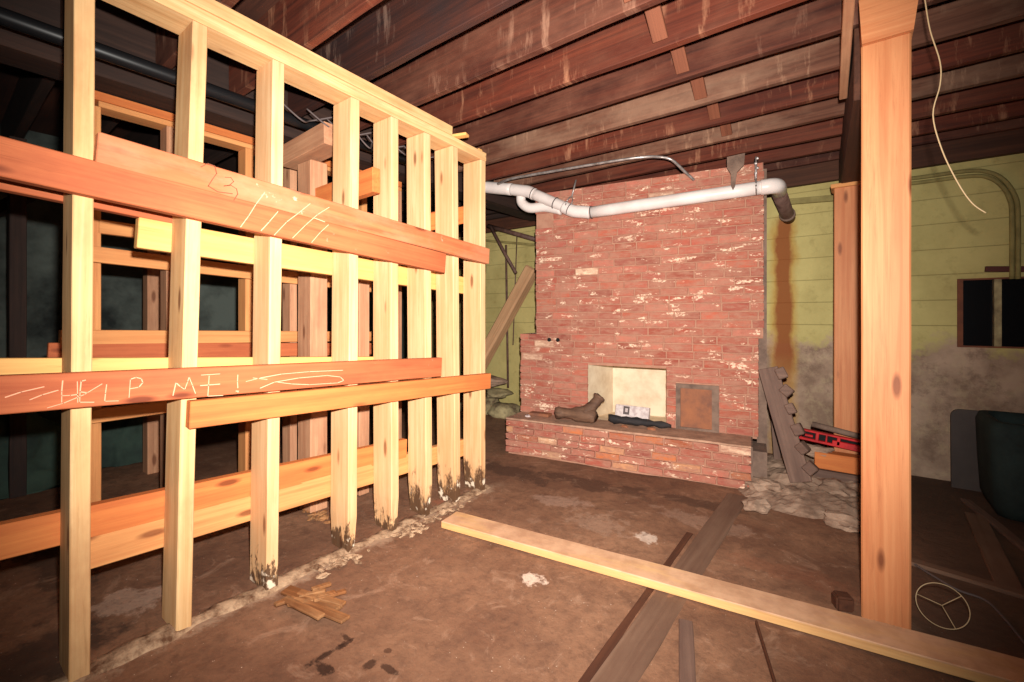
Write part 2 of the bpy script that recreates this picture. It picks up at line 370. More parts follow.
# ------------------------------------------------------------------ JOISTS
ords = ['first', 'second', 'third', 'fourth', 'fifth', 'sixth', 'seventh', 'eighth', 'ninth', 'tenth', 'eleventh', 'twelfth', 'thirteenth', 'fourteenth', 'fifteenth']
JY = [1.113+.348*i for i in range(-4, 10)]+[4.50]
jm = ['joist_dark', 'joist_red', 'joist_dark', 'joist', 'joist_pale', 'joist', 'joist_red', 'joist_dark', 'joist', 'joist_red', 'joist', 'joist_pale', 'joist_red', 'joist_pale', 'joist_red', 'joist_red', 'joist', 'joist_dark']
jy_vis = []
for i, y in enumerate(JY):
    far = len(JY)-1-i
    lab = 'stained red-brown overhead joist right of the girder, %s out from the back wall' % ords[far]
    y += random.uniform(-.008, .008); jy_vis.append(y)
    o = board('ceiling_joist', (-2.92, y, (ZJ+ZC)/2), (XR-.01, y, (ZJ+ZC)/2), ZC-ZJ-.002, .042, M[jm[(i+2) % len(jm)]], jit=.004, bow=random.uniform(-.006, .006), seg=24)
    tag(o, lab, 'joist', 'joists of the floor above, right of the girder')
for i, y in enumerate(JY):
    far = len(JY)-1-i
    if far > 12: continue
    o = board('ceiling_joist', (XL+.01, y, (ZJ+ZC)/2), (-3.18, y, (ZJ+ZC)/2), ZC-ZJ-.002, .05, M['girder'], jit=.003)
    tag(o, 'black-brown joist of the dark left room, %s from the back wall' % ords[far], 'joist', 'joists of the dark left room')
o = board('girder', (-3.05, YN+.05, 2.585), (-3.05, YF-.02, 2.585), .40, .22, M['girder'], jit=.004)
tag(o, 'long dark girder above the rear stud frame, running away over the left room', 'beam')
# cross bridging between the joists
for i in range(len(jy_vis)-1):
    y0, y1 = jy_vis[i], jy_vis[i+1]
    if y0 < 1.3 or y0 > 3.3: continue
    n = [k_ for k_ in range(len(jy_vis)-1) if 1.3 <= jy_vis[k_] <= 3.3].index(i)
    X0 = gz(648, 32, 2.47).x
    o = board('bridging_brace', (X0, y0+.03, ZC-.035), (X0, y1-.03, ZJ+.03), .07, .022, M['bridging'], up=(1, 0, 0), jit=.004)
    tag(o, 'short orange wood brace slanting between two ceiling joists, %s in its row from the camera' % ords[n], 'brace', 'bridging between the joists')

# ------------------------------------------------------------------ NEAR STUD WALL
XF = -2.06            # face towards the camera
TH, DP = .052, .165   # stud thickness, depth
studs = [(75, 2, 69+9, 0), (176.5, 640, 193, 0), (264, 600, 270.5, 0), (343.5, 553, 346.5, 1), (386.5, 538, 386, 1), (420.5, 524, 418.5, 2), (449, 513, 446, 2), (474.5, 502, 474.5, 2)]
def studY(px): # solve the stud centre from the mid of its silhouette
    best = None
    for q in range(0, 3000):
        y = q*.001; xs = []
        for X_, Y_ in ((XF, y-TH/2), (XF-DP, y-TH/2), (XF, y+TH/2)):
            d = -S_*X_+C_*Y_; xs.append(CX+F_PX*(C_*X_+S_*Y_)/d)
        e = abs((min(xs)+max(xs))/2-px)
        if best is None or e < best[0]: best = (e, y)
    return best[1]
sl = ['nearest stud of the bare wall, at its left end, clean foot', 'second stud of the bare wall, leaning slightly, its foot in white crust',
      'third stud of the bare wall, on the rotten orange wood', 'fourth stud of the bare wall, foot softly decayed in white crumbs',
      'fifth stud of the bare wall, brown rotted foot with white streak', 'sixth stud of the bare wall, black charred-looking tip at the foot',
      'seventh stud of the bare wall, black and white decayed foot', 'end stud of the bare wall, white foot']
SY = []
PZ0 = 2.30
for i, (pb, yb, pt, rot) in enumerate(studs):
    y0, y1 = studY(pb), studY(pt); 
    if i == 0: y0, y1 = studY(74.5), studY(80)
    SY.append((y0+y1)/2)
    m_ = [M['pine'], M['pine_rot'], M['pine_rot_high']][rot]
    if i in (1, 2): m_ = M['pine_rot'] if i == 2 else M['pine']
    o = board('wall_stud', (XF-DP/2, y0, -.01), (XF-DP/2, y1, PZ0+(2.35-y1)*.04), DP, TH, m_, up=(1, 0, 0), bow=random.uniform(-.004, .004))
    if rot:
        for v in o.data.vertices:
            if v.co.x < .1: v.co.y *= random.uniform(.55, 1.05); v.co.z *= random.uniform(.8, 1.0)
    tag(o, 'pale yellow pine '+sl[i], 'stud', 'studs of the near wall')
yE = SY[-1]+.035
o = board('top_plate', (XF-DP/2, -.9, PZ0+.03+.13), (XF-DP/2, yE, PZ0+.03), DP, .058, M['pine'], up=(1, 0, 0)); tag(o, 'pale pine lower top plate resting on the studs of the near wall', 'plate')
o = board('top_plate', (XF-DP/2+.006, -.9, PZ0+.089+.13), (XF-DP/2+.006, yE-.34, PZ0+.089+.0135), DP, .058, M['pine'], up=(1, 0, 0)); tag(o, 'shorter upper pine plate doubled over the lower one, just under the joists', 'plate')
o = board('wood_shim', (XF-.12, yE-.33, PZ0+.084), (XF+.07, yE-.27, PZ0+.084), .05, .018, M['pine_bright'], up=(0, 1, 0)); tag(o, 'small pale wood shim poking out past the end of the upper plate', 'shim')
o = board('wood_shim', (XF-.15, yE-.06, PZ0+.068), (XF-.01, yE-.05, PZ0+.068), .04, .016, M['pine_bright'], up=(0, 1, 0)); tag(o, 'tiny pale wood shim on the corner above the end stud', 'shim')

def edge_board(name, tl, bl, tr, br, X, mat, thick=.045, parent=None):
    """board whose visible face lies in the plane x = X; corners read as rays onto that plane"""
    a, b2, c, d = gx(*tl, X), gx(*bl, X), gx(*tr, X), gx(*br, X)
    p0, p1 = (a+b2)/2, (c+d)/2; w0, w1 = (a-b2).length, (c-d).length; wd = (w0+w1)/2
    p0.x = p1.x = X-thick/2
    return board(name, p0, p1, wd, thick, mat, parent=parent, jit=.001), p0, p1
XB = XF+.046
o, *_ = edge_board('brace_board', (-40, 124), (-40, 168), (446, 254), (446, 272.5), XB, M['red_board']); tag(o, 'long reddish upper brace board, lower of its pair, ending before the last two studs', 'board')
oB, *_ = edge_board('brace_board', (97, 130), (97, 163.5), (489.5, 249), (489.5, 263.5), XB, M['pink_board']); tag(oB, 'dusty orange upper brace board with slanting chalk strokes, running out past the end stud', 'board')
oE, *_ = edge_board('brace_board', (-40, 377), (-40, 419), (442, 358), (442, 376), XB, M['red_board']); tag(oE, 'dark red brace board at waist height with HELP ME! written in chalk', 'board')
o, *_ = edge_board('brace_board', (190, 400.5), (190, 430), (491, 374), (491, 388), XB, M['orange_board']); tag(o, 'plain orange brace board nailed directly under the chalked board', 'board')
XK = XF-DP-.001
for (nm, tl, bl, tr, br, mat, lab) in [
    (0, (-30, 170), (-30, 184), (175, 216), (175, 223), 'red_board', 'thin red board behind the studs, showing below the upper brace boards at left'),
    (1, (138, 217), (138, 247), (465, 277), (465, 294), 'pine_bright', 'bright yellow board nailed behind the studs under the upper brace boards'),
    (2, (-30, 360), (-30, 376), (377, 356), (377, 368), 'pine_bright', 'yellow-orange board behind the studs, just above the chalked board'),
    (3, (-30, 530), (-30, 570), (407, 440), (407, 457), 'orange_board', 'orange low board behind the studs, upper of the low pair, ending at the fifth stud'),
    (4, (87, 537), (87, 572), (465, 440), (465, 455), 'fir', 'pale orange low board behind the studs, lower of the low pair')]:
    if nm == 4: X_ = XK
    else: X_ = XK
    o, *_ = edge_board('back_board', tl, bl, tr, br, X_, M[mat], .045); tag(o, lab, 'board')

# chalk and pencil marks, ribbons lying on the board faces
def strokes(name, lines, conv, X, wd, mat, parent, label=None):
  for glyph in lines:
    stroke_glyph(name, glyph if isinstance(glyph[0], list) else [glyph], conv, X, wd, mat, parent, label)
def stroke_glyph(name, lines, conv, X, wd, mat, parent, label=None):
    bm = bmesh.new()
    for ln in lines:
        P = [gx(*conv(p), X) for p in ln]
        for a, b2 in zip(P, P[1:]):
            d = (b2-a); 
            if d.length < 1e-5: continue
            d.normalize(); s = Vector((0, -d.z, d.y))*wd/2*random.uniform(.7, 1.2); a2, b3 = a-d*wd*.3, b2+d*wd*.3
            q = [bm.verts.new(p) for p in (a2-s, b3-s, b3+s, a2+s)]
            q2 = [bm.verts.new(v.co+Vector((-.0012, 0, 0))) for v in q]
            bm.faces.new(q); bm.faces.new(q2[::-1])
            for i in range(4): bm.faces.new((q[i], q2[i], q2[(i+1) % 4], q[(i+1) % 4]))
    o = obj(name, bm, mat, parent)
    if label: o['label'] = label
c2 = lambda p: (50+p[0]/5.12, 370+p[1]/5.12)
c8 = lambda p: (p[0]/2.844, 340+p[1]/2.844)
XS = XB+.0022
strokes('chalk_letter', [[[(65, 55), (60, 110), (60, 165)], [(140, 60), (142, 165)], [(60, 132), (105, 130), (142, 125)]],
    [[(160, 55), (154, 110), (152, 165)], [(160, 57), (182, 52)], [(155, 112), (190, 116)], [(152, 165), (225, 165)]],
    [[(290, 75), (284, 120), (280, 160), (350, 158)]], [[(412, 45), (405, 140)], [(412, 47), (440, 38), (468, 44), (475, 65), (455, 88), (412, 96)]],
    [[(630, 130), (645, 65), (668, 85), (690, 100), (705, 60), (712, 35), (730, 80), (745, 120)]],
    [[(815, 30), (812, 80), (808, 135)], [(775, 26), (870, 20)], [(770, 80), (870, 72)], [(808, 134), (885, 130)]],
    [[(962, 25), (960, 60), (962, 92)]], [[(952, 108), (968, 108), (962, 114)]]], c2, XS, .003, M['chalk'], oE)
strokes('chalk_stroke', [[(15, 163), (60, 148), (125, 133)], [(85, 170), (120, 156), (165, 143)], [(135, 193), (180, 180), (240, 155), (290, 125)],
    [(700, 118), (740, 108), (800, 97), (880, 90), (975, 86)], [(740, 137), (780, 120), (850, 108), (930, 101), (968, 105), (978, 115), (960, 122), (880, 127), (830, 125), (790, 120)],
    [(720, 108), (760, 112)]], c8, XS, .003, M['chalk'], oE)
c1 = lambda p: (190+p[0]/6.82, 150+p[1]/6.82)
strokes('chalk_stroke', [[(510, 290), (450, 370), (400, 450), (345, 525)], [(600, 420), (540, 490), (485, 550)], [(820, 365), (740, 430), (660, 490), (575, 580)],
    [(950, 390), (870, 440), (790, 510), (700, 600)], [(945, 510), (890, 560), (830, 630)], [(850, 465), (920, 490)]], c1, XS, .003, M['chalk'], oB)
strokes('pencil_mark', [[(75, 115), (120, 92), (170, 110), (182, 160), (150, 205), (125, 245), (190, 285), (290, 298)],
    [(240, 185), (280, 188), (298, 215), (270, 240), (232, 245), (280, 240), (318, 265), (326, 300), (300, 342)]], c1, XS, .003, M['pencil'], oB)

# cross blocks behind the studs (run away from the wall to the left)
def xb(name, y, x0, x1, z0, z1, h, t, mat, label, cat='board'):
    return tag(board(name, (x0, y, z0), (x1, y, z1), h, t, M[mat]), label, cat)
o, *_ = edge_board('spacer_board', (418, 216), (418, 232), (468, 205), (468, 223), XK, M['orange_board'], .04); tag(o, 'short orange board on the back of the last three near studs, high up', 'board')
xb('spacer_board', 1.50, -2.655, -2.07, 1.935, 1.95, .135, .05, 'orange_board', 'orange cross board with a square end between the fourth and fifth studs')

# ------------------------------------------------------------------ REAR FRAME
XQ = -3.12
fl = ['at its left end', 'hidden half by the second near stud', 'third along', 'fourth along, beside the thick post', 'fifth along', 'sixth and last']
for i, px in enumerate((95, 172, 250, 294, 365, 400)):
    y = gx(px, 300, XQ).y
    o = board('wall_stud', (XQ-.06, y, -.01), (XQ-.06, y, 2.30), .11, .05, M['fir' if i % 2 == 0 else 'old_fir'], up=(1, 0, 0))
    tag(o, 'orange stud of the rear frame, %s' % fl[i], 'stud', 'studs of the rear frame')
yq0, yq1 = gx(91, 300, XQ).y, gx(402, 300, XQ).y
o = board('top_plate', (XQ-.06, yq0, 2.355), (XQ-.06, yq1, 2.355), .12, .045, M['orange_board'], up=(1, 0, 0)); tag(o, 'orange upper plate of the rear frame under the dark girder', 'plate')
o = board('top_plate', (XQ-.06, yq0+.03, 2.315), (XQ-.06, yq1, 2.315), .115, .03, M['fir'], up=(1, 0, 0)); tag(o, 'pale lower plate of the rear frame directly on its studs', 'plate')
for (tl, bl, tr, br, mat, lab, dx_) in [
    ((88, 243.5), (88, 263), (372, 283), (372, 291), 'fir', 'pale orange rail on the rear frame at head height', .045),
    ((99, 219), (99, 233), (180, 231), (180, 243), 'fir', 'short pale rail on the rear frame just above the head-height rail', .002),
    ((60, 330), (60, 345), (372, 331.5), (372, 341), 'fir', 'orange rail on the rear frame at waist height', .045),
    ((48, 345.5), (48, 359), (372, 341.5), (372, 356), 'red_board', 'dark red rail on the rear frame below the orange waist-height rail', .045),
    ((88, 411), (88, 424), (190, 398), (190, 410), 'fir', 'pale low rail on the rear frame seen below the chalked board', .045)]:
    o, *_ = edge_board('frame_rail', tl, bl, tr, br, XQ+dx_, M[mat], .04 if dx_ > .01 else .04)
    if dx_ < .01:
        o.location.x -= .0
    tag(o, lab, 'rail')
# thick post and its companion between the two frames
def post(name, px0, px1, X, mat, top, label, depth=.14):
    a, b2 = gx(px0, 300, X), gx(px1, 300, X); y = (a.y+b2.y)/2; wd = b2.y-a.y
    o = board(name, (X-depth/2, y, -.005), (X-depth/2, y, top), depth, wd*.62, M[mat], up=(1, 0, 0), jit=.003, bev=.006); return tag(o, label, 'post'), y
o, yp = post('timber_post', 305, 333, -2.66, 'old_fir', 2.18, 'thick worn square post between the two frames, capped by a cross block', .16)
o, yp2 = post('timber_post', 356, 373, -2.66, 'old_fir', 1.9, 'thinner worn post behind the gap between fourth and fifth near studs', .1)
o = board('header_block', (-2.98, yp-.02, 2.255), (-2.45, yp-.02, 2.28), .13, .14, M['old_fir']); tag(o, 'short worn block lying across the top of the thick post', 'block')
# dark post far in the left room
o = board('timber_post', (-4.55, gx(17, 300, -4.55).y, -.01), (-4.55, gx(17, 300, -4.55).y, 2.42), .12, .08, M['girder'], up=(1, 0, 0)); tag(o, 'dim brown post standing far back in the dark left room, left edge of view', 'post')
o = board('timber_post', (-4.4, gx(153, 300, -4.4).y, -.01), (-4.4, gx(153, 300, -4.4).y, 2.42), .12, .1, M['old_fir'], up=(1, 0, 0)); tag(o, 'dim pinkish post in the left room seen through the rear frame', 'post')
o = board('diagonal_brace', (-5.3, .2, 1.9), (-4.2, .9, 2.42), .09, .04, M['girder']); tag(o, 'dark slanting brace under the joists of the left room', 'brace')
# black pipe under the joists
o = tube_obj('ceiling_pipe', [(-2.68, -1.2, 2.395), (-2.68, .8, 2.39), (-2.68, 2.2, 2.385)], .034, M['black_pipe']); tag(o, 'thick black pipe running under the joists behind the near wall', 'pipe')
bm = bmesh.new()
for q in range(7):
    a = Vector((-2.5-.05*random.random(), 1.2+.14*q, 2.40)); tube(bm, smoothpath([a, a+Vector((.05, .1, -.06-.06*random.random())), a+Vector((-.04, .2, -.03)), a+Vector((.02, .3, .01))]), .005, 6)
tag(obj('cable_bundle', bm, M['joint'], smooth=True), 'tangled thin grey cables sagging below the joists behind the near wall', 'cable')
# green cloth on the floor of the left room
def cloth(name, c, sx_, sy_, h, mat, label, sd, rot=0):
    bm = bmesh.new(); lump(bm, c, (sx_, sy_, h), sd, 4, .45, rot)
    for v in bm.verts: v.co.z = max(v.co.z, -.004)
    return tag(obj(name, bm, mat, smooth=True), label, 'tarp')
p = gz(50, 490); cloth('tarp_heap', (-4.75, .2, 0), .25, .45, .6, M['green_cloth'], 'dark green tarp heaped on the floor at the far left', 3)
cloth('tarp_heap', (-4.95, 1.05, 0), .2, .25, .55, M['green_cloth'], 'dark green tarp heap seen through the rear frame left of the dim post', 9)

# ------------------------------------------------------------------ rotten foot of the wall
bm = bmesh.new(); L0, L1 = .2, 2.45; n = 90
rows = []
for i in range(n+1):
    y = L0+(L1-L0)*i/n; h = .012+.022*max(0, noise.noise(Vector((y*5, 1, 0)))+.35); cx = XF-.03+.02*noise.noise(Vector((y*3, 7, 0)))
    wdt = .03+.03*noise.noise(Vector((y*8, 3, 0)))+.02
    rows.append([bm.verts.new((cx+wdt*s, y, -.012+hh*h+(.006*noise.noise(Vector((y*30, s*5, 0))) if hh else 0))) for s, hh in ((-1, 0), (-.7, .8), (-.2, 1), (.3, .9), (.7, .5), (1, 0))])
for a, b2 in zip(rows, rows[1:]):
    for k_ in range(5): bm.faces.new((a[k_], a[k_+1], b2[k_+1], b2[k_]))
tag(obj('rotted_sill', bm, M['debris'], smooth=True), 'crumbled whitish rotted sill strip along the feet of the near studs', 'sill')
def crumb_heap(name, c, n, spread, mat, label, sd, ln, cat):
    random.seed(sd); bm = bmesh.new()
    for q in range(n*2):
        r = ln*random.uniform(.12, .4)
        lump(bm, Vector(c)+Vector((random.gauss(0, .6)*spread[0], random.gauss(0, .6)*spread[1], r*.2)), (r*1.5, r*.8, r*.5), sd+q, 2, .7, random.random()*3)
    o = obj(name, bm, mat); return tag(o, label, cat, kind='stuff')
def splinter_heap(name, c, n, spread, mat, label, sd, ln=.12, cat='debris'):
    if ln < .1: return crumb_heap(name, c, n, spread, mat, label, sd, ln, cat)
    random.seed(sd); root = empty(name, c, label, cat); bm = bmesh.new()
    for q in range(n):
        a = random.uniform(-.5, .5)+math.pi*.35; L = ln*random.uniform(.5, 1.2); o_ = Vector((random.uniform(-1, 1)*spread[0], random.uniform(-1, 1)*spread[1], .008+.02*random.random()))
        mt = Matrix.Translation(Vector(c)+o_) @ Matrix.Rotation(a, 4, 'Z') @ Matrix.Rotation(random.uniform(-.15, .15), 4, 'Y')
        bx(bm, -L/2, L/2, -.012*random.uniform(.5, 1.4), .012, -.005, .008, mt)
    bmesh.ops.bevel(bm, geom=list(bm.edges), offset=.002, segments=1, affect='EDGES')
    obj('splinters', bm, mat, root); return root
c = gz(312, 603); root = splinter_heap('rotten_wood_chunk', c, 7, (.09, .07), M['rotwood'], 'orange rotten wood chunk lying in front of the third stud', 3, .12)
bm = bmesh.new()
bm.free()
for q, (ax, ay, bx_, by_, w_) in enumerate([(286, 590, 338, 610, .05), (292, 602, 346, 620, .055), (284, 598, 322, 618, .04), (300, 590, 344, 604, .03)]):
    board('rotten_slab', gz(ax, ay, .008+.006*q), gz(bx_, by_, .006+.004*q), w_, .014, M['rotwood'], up=(.7, .7, 0), parent=root, jit=.011, seg=22)
splinter_heap('debris_pile', gz(340, 562), 16, (.05, .09), M['debris'], 'white and brown crumbs at the foot of the fourth stud', 5, .05)
splinter_heap('debris_pile', gz(412, 530), 16, (.05, .09), M['debris'], 'white crumbs between the feet of the fifth and sixth studs', 6, .05)
splinter_heap('debris_pile', gz(447, 512), 16, (.05, .09), M['debris'], 'white crumbs at the foot of the seventh stud', 8, .05)
splinter_heap('debris_pile', gz(315, 516), 14, (.14, .05), M['rotwood'], 'brown crumbs around the base of the thick post behind the wall', 9, .06)

# ------------------------------------------------------------------ FIREPLACE
FM = Matrix((FU, FV, Vector((0, 0, 1)))).transposed().to_4x4(); FM.translation = FO
fireplace = empty('fireplace', FO, 'red brick fireplace with a raised hearth and a broad chimney breast up to the joists', 'fireplace')
tones = [(168, 88, 72), (174, 100, 82), (156, 78, 62), (172, 108, 90), (172, 90, 70), (162, 88, 74), (178, 104, 86), (152, 80, 66)]
def brickwork(name, u0, u1, z0, z1, V, holes=(), ph=.064, pl=.2, parent=fireplace, rough=1., depth=.05, pale=.05, old=False, skip=()):
    random.seed(hash(name) % 1000 if False else len(name)*7+int(u1*10))
    bm = bmesh.new(); lay = bm.loops.layers.color.new('brick_colour'); nr = int(round((z1-z0)/ph)); ph = (z1-z0)/nr
    for r in range(nr):
        u = u0-random.uniform(.0, pl)
        za, zb = z0+r*ph+.0045, z0+(r+1)*ph-.0045
        while u < u1-.005:
            L = pl*random.uniform(.88, 1.12); a, b2 = max(u+.005, u0), min(u+L-.005, u1); u += L
            if b2-a < .02: continue
            segs = [(a, b2)]
            for (h0, h1, hz0, hz1) in holes:
                if zb > hz0+.012 and za < hz1-.012:
                    ns = []
                    for (s0, s1) in segs:
                        if s1 <= h0 or s0 >= h1: ns.append((s0, s1)); continue
                        if s0 < h0-.015: ns.append((s0, h0))
                        if s1 > h1+.015: ns.append((h1, s1))
                    segs = ns
            for (s0, s1) in segs:
                pr = random.uniform(-.003, .004)*rough
                t = random.random()
                c_ = (226, 190, 160) if t < pale else random.choice(tones)
                if old and random.random() < .3: c_ = random.choice([(186, 104, 60), (196, 140, 100), (160, 84, 52), (206, 160, 124)])
                f_ = random.uniform(.9, 1.08); cl = tuple(min(1, x*f_/255) for x in c_)+(1,)
                nv = len(bm.faces)
                vs_ = bx(bm, s0, s1, V-.012-pr, V+depth, za, zb)
                for v in vs_: v.co += Vector((random.uniform(-.002, .002), random.uniform(-.0015, .0015), random.uniform(-.0015, .0015)))*rough
                bm.faces.ensure_lookup_table()
                for f in bm.faces[nv:]:
                    for lp in f.loops: lp[lay] = cl
    bmesh.ops.bevel(bm, geom=[e for e in bm.edges], offset=.0025, segments=1, affect='EDGES')
    return obj(name, bm, M['brick'], parent, FM)
def fbox(name, rs, mat, parent=fireplace):
    bm = bmesh.new()
    for r in rs: bx(bm, *r)
    return obj(name, bm, mat, parent, FM)
UL, UR, V0, V1 = 0., 1.995, .30, 1.0
OU0, OU1, OZ0, OZ1 = .667, 1.334, .30, .785
hz = .292
# hearth
fbox('hearth_core', [(.02, 1.93, .014, V0+.02, -.03, hz-.004)], M['mortar'])
brickwork('hearth_face', 0, 1.945, 0.0, hz, .012, ph=.059, old=True, rough=2.2, pale=.08, depth=.04)
bm = bmesh.new()
bx(bm, 0.0, 1.945, .002, V0+.02, hz, hz+.014); bmesh.ops.subdivide_edges(bm, edges=bm.edges[:], cuts=12, use_grid_fill=True)
for v in bm.verts: v.co.z += .005*noise.noise(v.co*5) if v.co.z > hz+.005 else 0; v.co.y += .004*noise.noise(v.co*7)
obj('hearth_top', bm, M['slab'], fireplace, FM)
bm = bmesh.new(); bx(bm, 1.93, 1.955, .02, V0+.02, -.02, hz+.005); obj('hearth_end', bm, M['cement'], fireplace, FM)
hz2 = hz+.014
# chimney breast cores
fbox('chimney_core', [(UL+.02, OU0-.02, V0+.02, V1, hz2-.02, 1.045), (OU1+.02, UR-.01, V0+.02, V1, hz2-.02, 1.045), (OU0-.02, OU1+.02, V0+.02, V1, OZ1+.02, 1.045),
    (.18, UR+.03, V0+.02, V1, 1.045, 2.36)], M['mortar'])
DU0, DU1, DZ0, DZ1 = 1.408, 1.725, hz2, .672
brickwork('breast_brickwork', UL, UR, hz2, 1.055, V0, holes=[(OU0, OU1, OZ0, OZ1), (DU0, DU1, DZ0, DZ1)], pale=.03)
brickwork('upper_brickwork', .159, UR+.035, 1.055, 2.365, V0, holes=[(.17, .34, 2.07, 2.14), (.72, .755, 1.045, 1.06)], pale=.015)
fbox('mortar_bed', [(UL+.006, OU0, V0-.003, V0+.03, hz2, 1.05), (OU1, UR-.004, V0-.003, V0+.03, hz2, 1.05), (OU0, OU1, V0-.003, V0+.03, OZ1, 1.05), (.165, UR+.03, V0-.003, V0+.03, 1.05, 2.362)], M['mortar'])
fbox('side_bricks', [(UL, UL+.02, V0+.03, V1, hz2, 1.05), (.159, .18, V0+.03, V1, 1.05, 2.36)], M['brick'])
# small dark vent holes over the opening, left
for u_ in (.30, .385):
    bm = bmesh.new(); bmesh.ops.create_cone(bm, cap_ends=True, segments=16, radius1=.018, radius2=.018, depth=.02, matrix=Matrix.Translation((u_, V0-.008, 1.0)) @ Matrix.Rotation(math.pi/2, 4, 'X'))
    obj('vent_hole', bm, M['black'], fireplace, FM)
fbox('cement_flank', [(UR-.01, UR+.055, V0+.06, V1, -.02, 2.33), (1.90, UR+.05, .10, V0+.1, -.02, .25)], M['cement'])
# firebox interior
bm = bmesh.new(); BU0, BU1, BV = OU0+.11, OU1-.06, V0+.42
P_ = {n_: bm.verts.new(c_) for n_, c_ in dict(a=(OU0, V0+.0, OZ0), b=(BU0, BV, OZ0), c=(BU1, BV, OZ0), d=(OU1, V0, OZ0), e=(OU0, V0, OZ1), f=(BU0, BV, OZ1), g=(BU1, BV, OZ1), h=(OU1, V0, OZ1)).items()}
for q in ('abfe', 'bcgf', 'cdhg', 'adcb', 'efgh'): bm.faces.new([P_[x] for x in q])
o = obj('firebox_lining', bm, M['firebrick'], fireplace, FM)
sm = o.modifiers.new('thickness', 'SOLIDIFY'); sm.thickness = .014; sm.offset = -1
# cement patch (old clean-out door)
fbox('patch_frame', [(DU0, DU0+.035, V0-.016, V0+.03, DZ0, DZ1), (DU1-.05, DU1, V0-.016, V0+.03, DZ0, DZ1), (DU0, DU1, V0-.014, V0+.03, DZ1-.035, DZ1), (DU0, DU1, V0-.014, V0+.03, DZ0, DZ0+.02)], M['cement'])
fbox('patch_plate', [(DU0+.03, DU1-.045, V0-.006, V0+.03, DZ0+.015, DZ1-.03)], M['patch'])

# things on the hearth
def local(u_, v_, z_): return fp(u_, v_, z_)
hl = empty('driftwood_log', local(.5, .2, hz2), 'knobbly brown forked log lying on the hearth at the left of the opening', 'log')
roughen(tube_obj('trunk', smoothpath([local(.42, .15, hz2+.062), local(.50, .15, hz2+.06), local(.59, .145, hz2+.066), local(.70, .14, hz2+.07), local(.79, .13, hz2+.06)], 4), .05, M['log'], hl, 12,
         [.03, .055, .062, .055, .045, .04, .042, .048, .056, .062, .068, .072, .072, .07, .064, .056, .05]), .016, 18)
roughen(tube_obj('branch', smoothpath([local(.70, .14, hz2+.08), local(.76, .16, hz2+.15), local(.79, .18, hz2+.20), local(.81, .19, hz2+.235)], 4), .03, M['log'], hl, 10,
         [.06, .056, .052, .048, .044, .042, .04, .04, .042, .047, .052, .052, .042]), .013, 22)
o = roughen(tube_obj('charred_log', smoothpath([local(.88, .20, hz2+.05), local(1.02, .22, hz2+.035), local(1.2, .24, hz2+.035), local(1.38, .25, hz2+.022)], 4), .035, M['charred'], None, 10,
         [.03, .034, .036, .03, .034, .028, .033, .026, .03, .024, .028, .02, .014]), .012, 30); tag(o, 'long blackened log lying across the foot of the fireplace opening', 'log')
bm = bmesh.new(); mt = FM @ Matrix.Translation((1.03, V0+.12, hz2+.075)) @ Matrix.Rotation(-.12, 4, 'Z') @ Matrix.Rotation(math.radians(-14), 4, 'X')
bx(bm, -.15, .15, -.02, .02, -.062, .05, mt); bmesh.ops.bevel(bm, geom=list(bm.edges), offset=.004, segments=1, affect='EDGES')
bxo = tag(obj('small_box', bm, M['white_paint']), 'small crumpled pinkish-white box inside the fireplace opening behind the charred log', 'box')
bm = bmesh.new(); bx(bm, -.075, -.02, -.0225, -.019, -.03, .04, mt); obj('label_patch', bm, M['joint'], bxo)
bm = bmesh.new(); bx(bm, -.058, -.035, -.0235, -.022, -.01, .022, mt); obj('label_mark', bm, M['white_paint'], bxo)
for (u_, v_, s_, lb) in [(1.03, .14, .03, 'orange-red brick fragment on the hearth in front of the charred log'), (1.24, .16, .04, 'larger orange brick fragment on the hearth near the right jamb'), (.16, .12, .03, 'small white flake on the left of the hearth')]:
    bm = bmesh.new(); lump(bm, local(u_, v_, hz2+.006), (s_, s_*.6, .012), u_*9, 2, .4)
    tag(obj('brick_fragment' if 'orange' in lb else 'white_flake', bm, M['patch'] if 'orange' in lb else M['white_paint']), lb, 'debris')
bm = bmesh.new(); bx(bm, 0, .2, -.05, .04, 0, .028, FM @ Matrix.Translation((.14, .22, hz2))); bmesh.ops.bevel(bm, geom=list(bm.edges), offset=.004, segments=1, affect='EDGES')
tag(obj('loose_brick', bm, M['patch']), 'loose flat brick on the left end of the hearth against the breast', 'brick')

# ------------------------------------------------------------------ PVC drain pipe
PV = V0-.075
pv = empty('drain_pipe', gv(590, 213, PV), 'white plastic drain pipe bending in front of the chimney breast under the joists', 'pipe')
A_, B_, C1, D_, E_ = gv(450, 183, PV), gv(512, 189.5, PV), gv(528, 191.5, PV), gv(573, 211, PV), gv(590, 212.5, PV)
G_ = gv(765, 187, PV); 
def clean(pts, r, nm, mat='pvc', sub=5): return tube_obj(nm, smoothpath(pts, sub), r, M[mat], pv, 18)
clean([A_, gv(484, 187, PV), B_], .056, 'upper_run')
clean([B_, C1.lerp(B_, .4), C1, C1.lerp(D_, .15)], .054, 'elbow')
clean([C1.lerp(D_, .1), D_], .05, 'sloping_run')
clean([C1.lerp(D_, .8), D_, D_.lerp(E_, .6), E_], .054, 'elbow')
clean([E_, G_], .05, 'long_run')
K_ = gy(779, 191, 4.08)
clean([G_.lerp(E_, .02), gv(776, 186, PV+.03), K_], .056, 'elbow')
W_ = gy(787, 214, YF-.08); W2 = gy(789, 219, YF+.02)
tube_obj('iron_drop', [K_+Vector((0, 0, -.01)), W_, W2], .052, M['iron'], pv, 16)
tube_obj('wall_collar', [W_, W_.lerp(W2, .3)], .062, M['cement'], pv, 16)
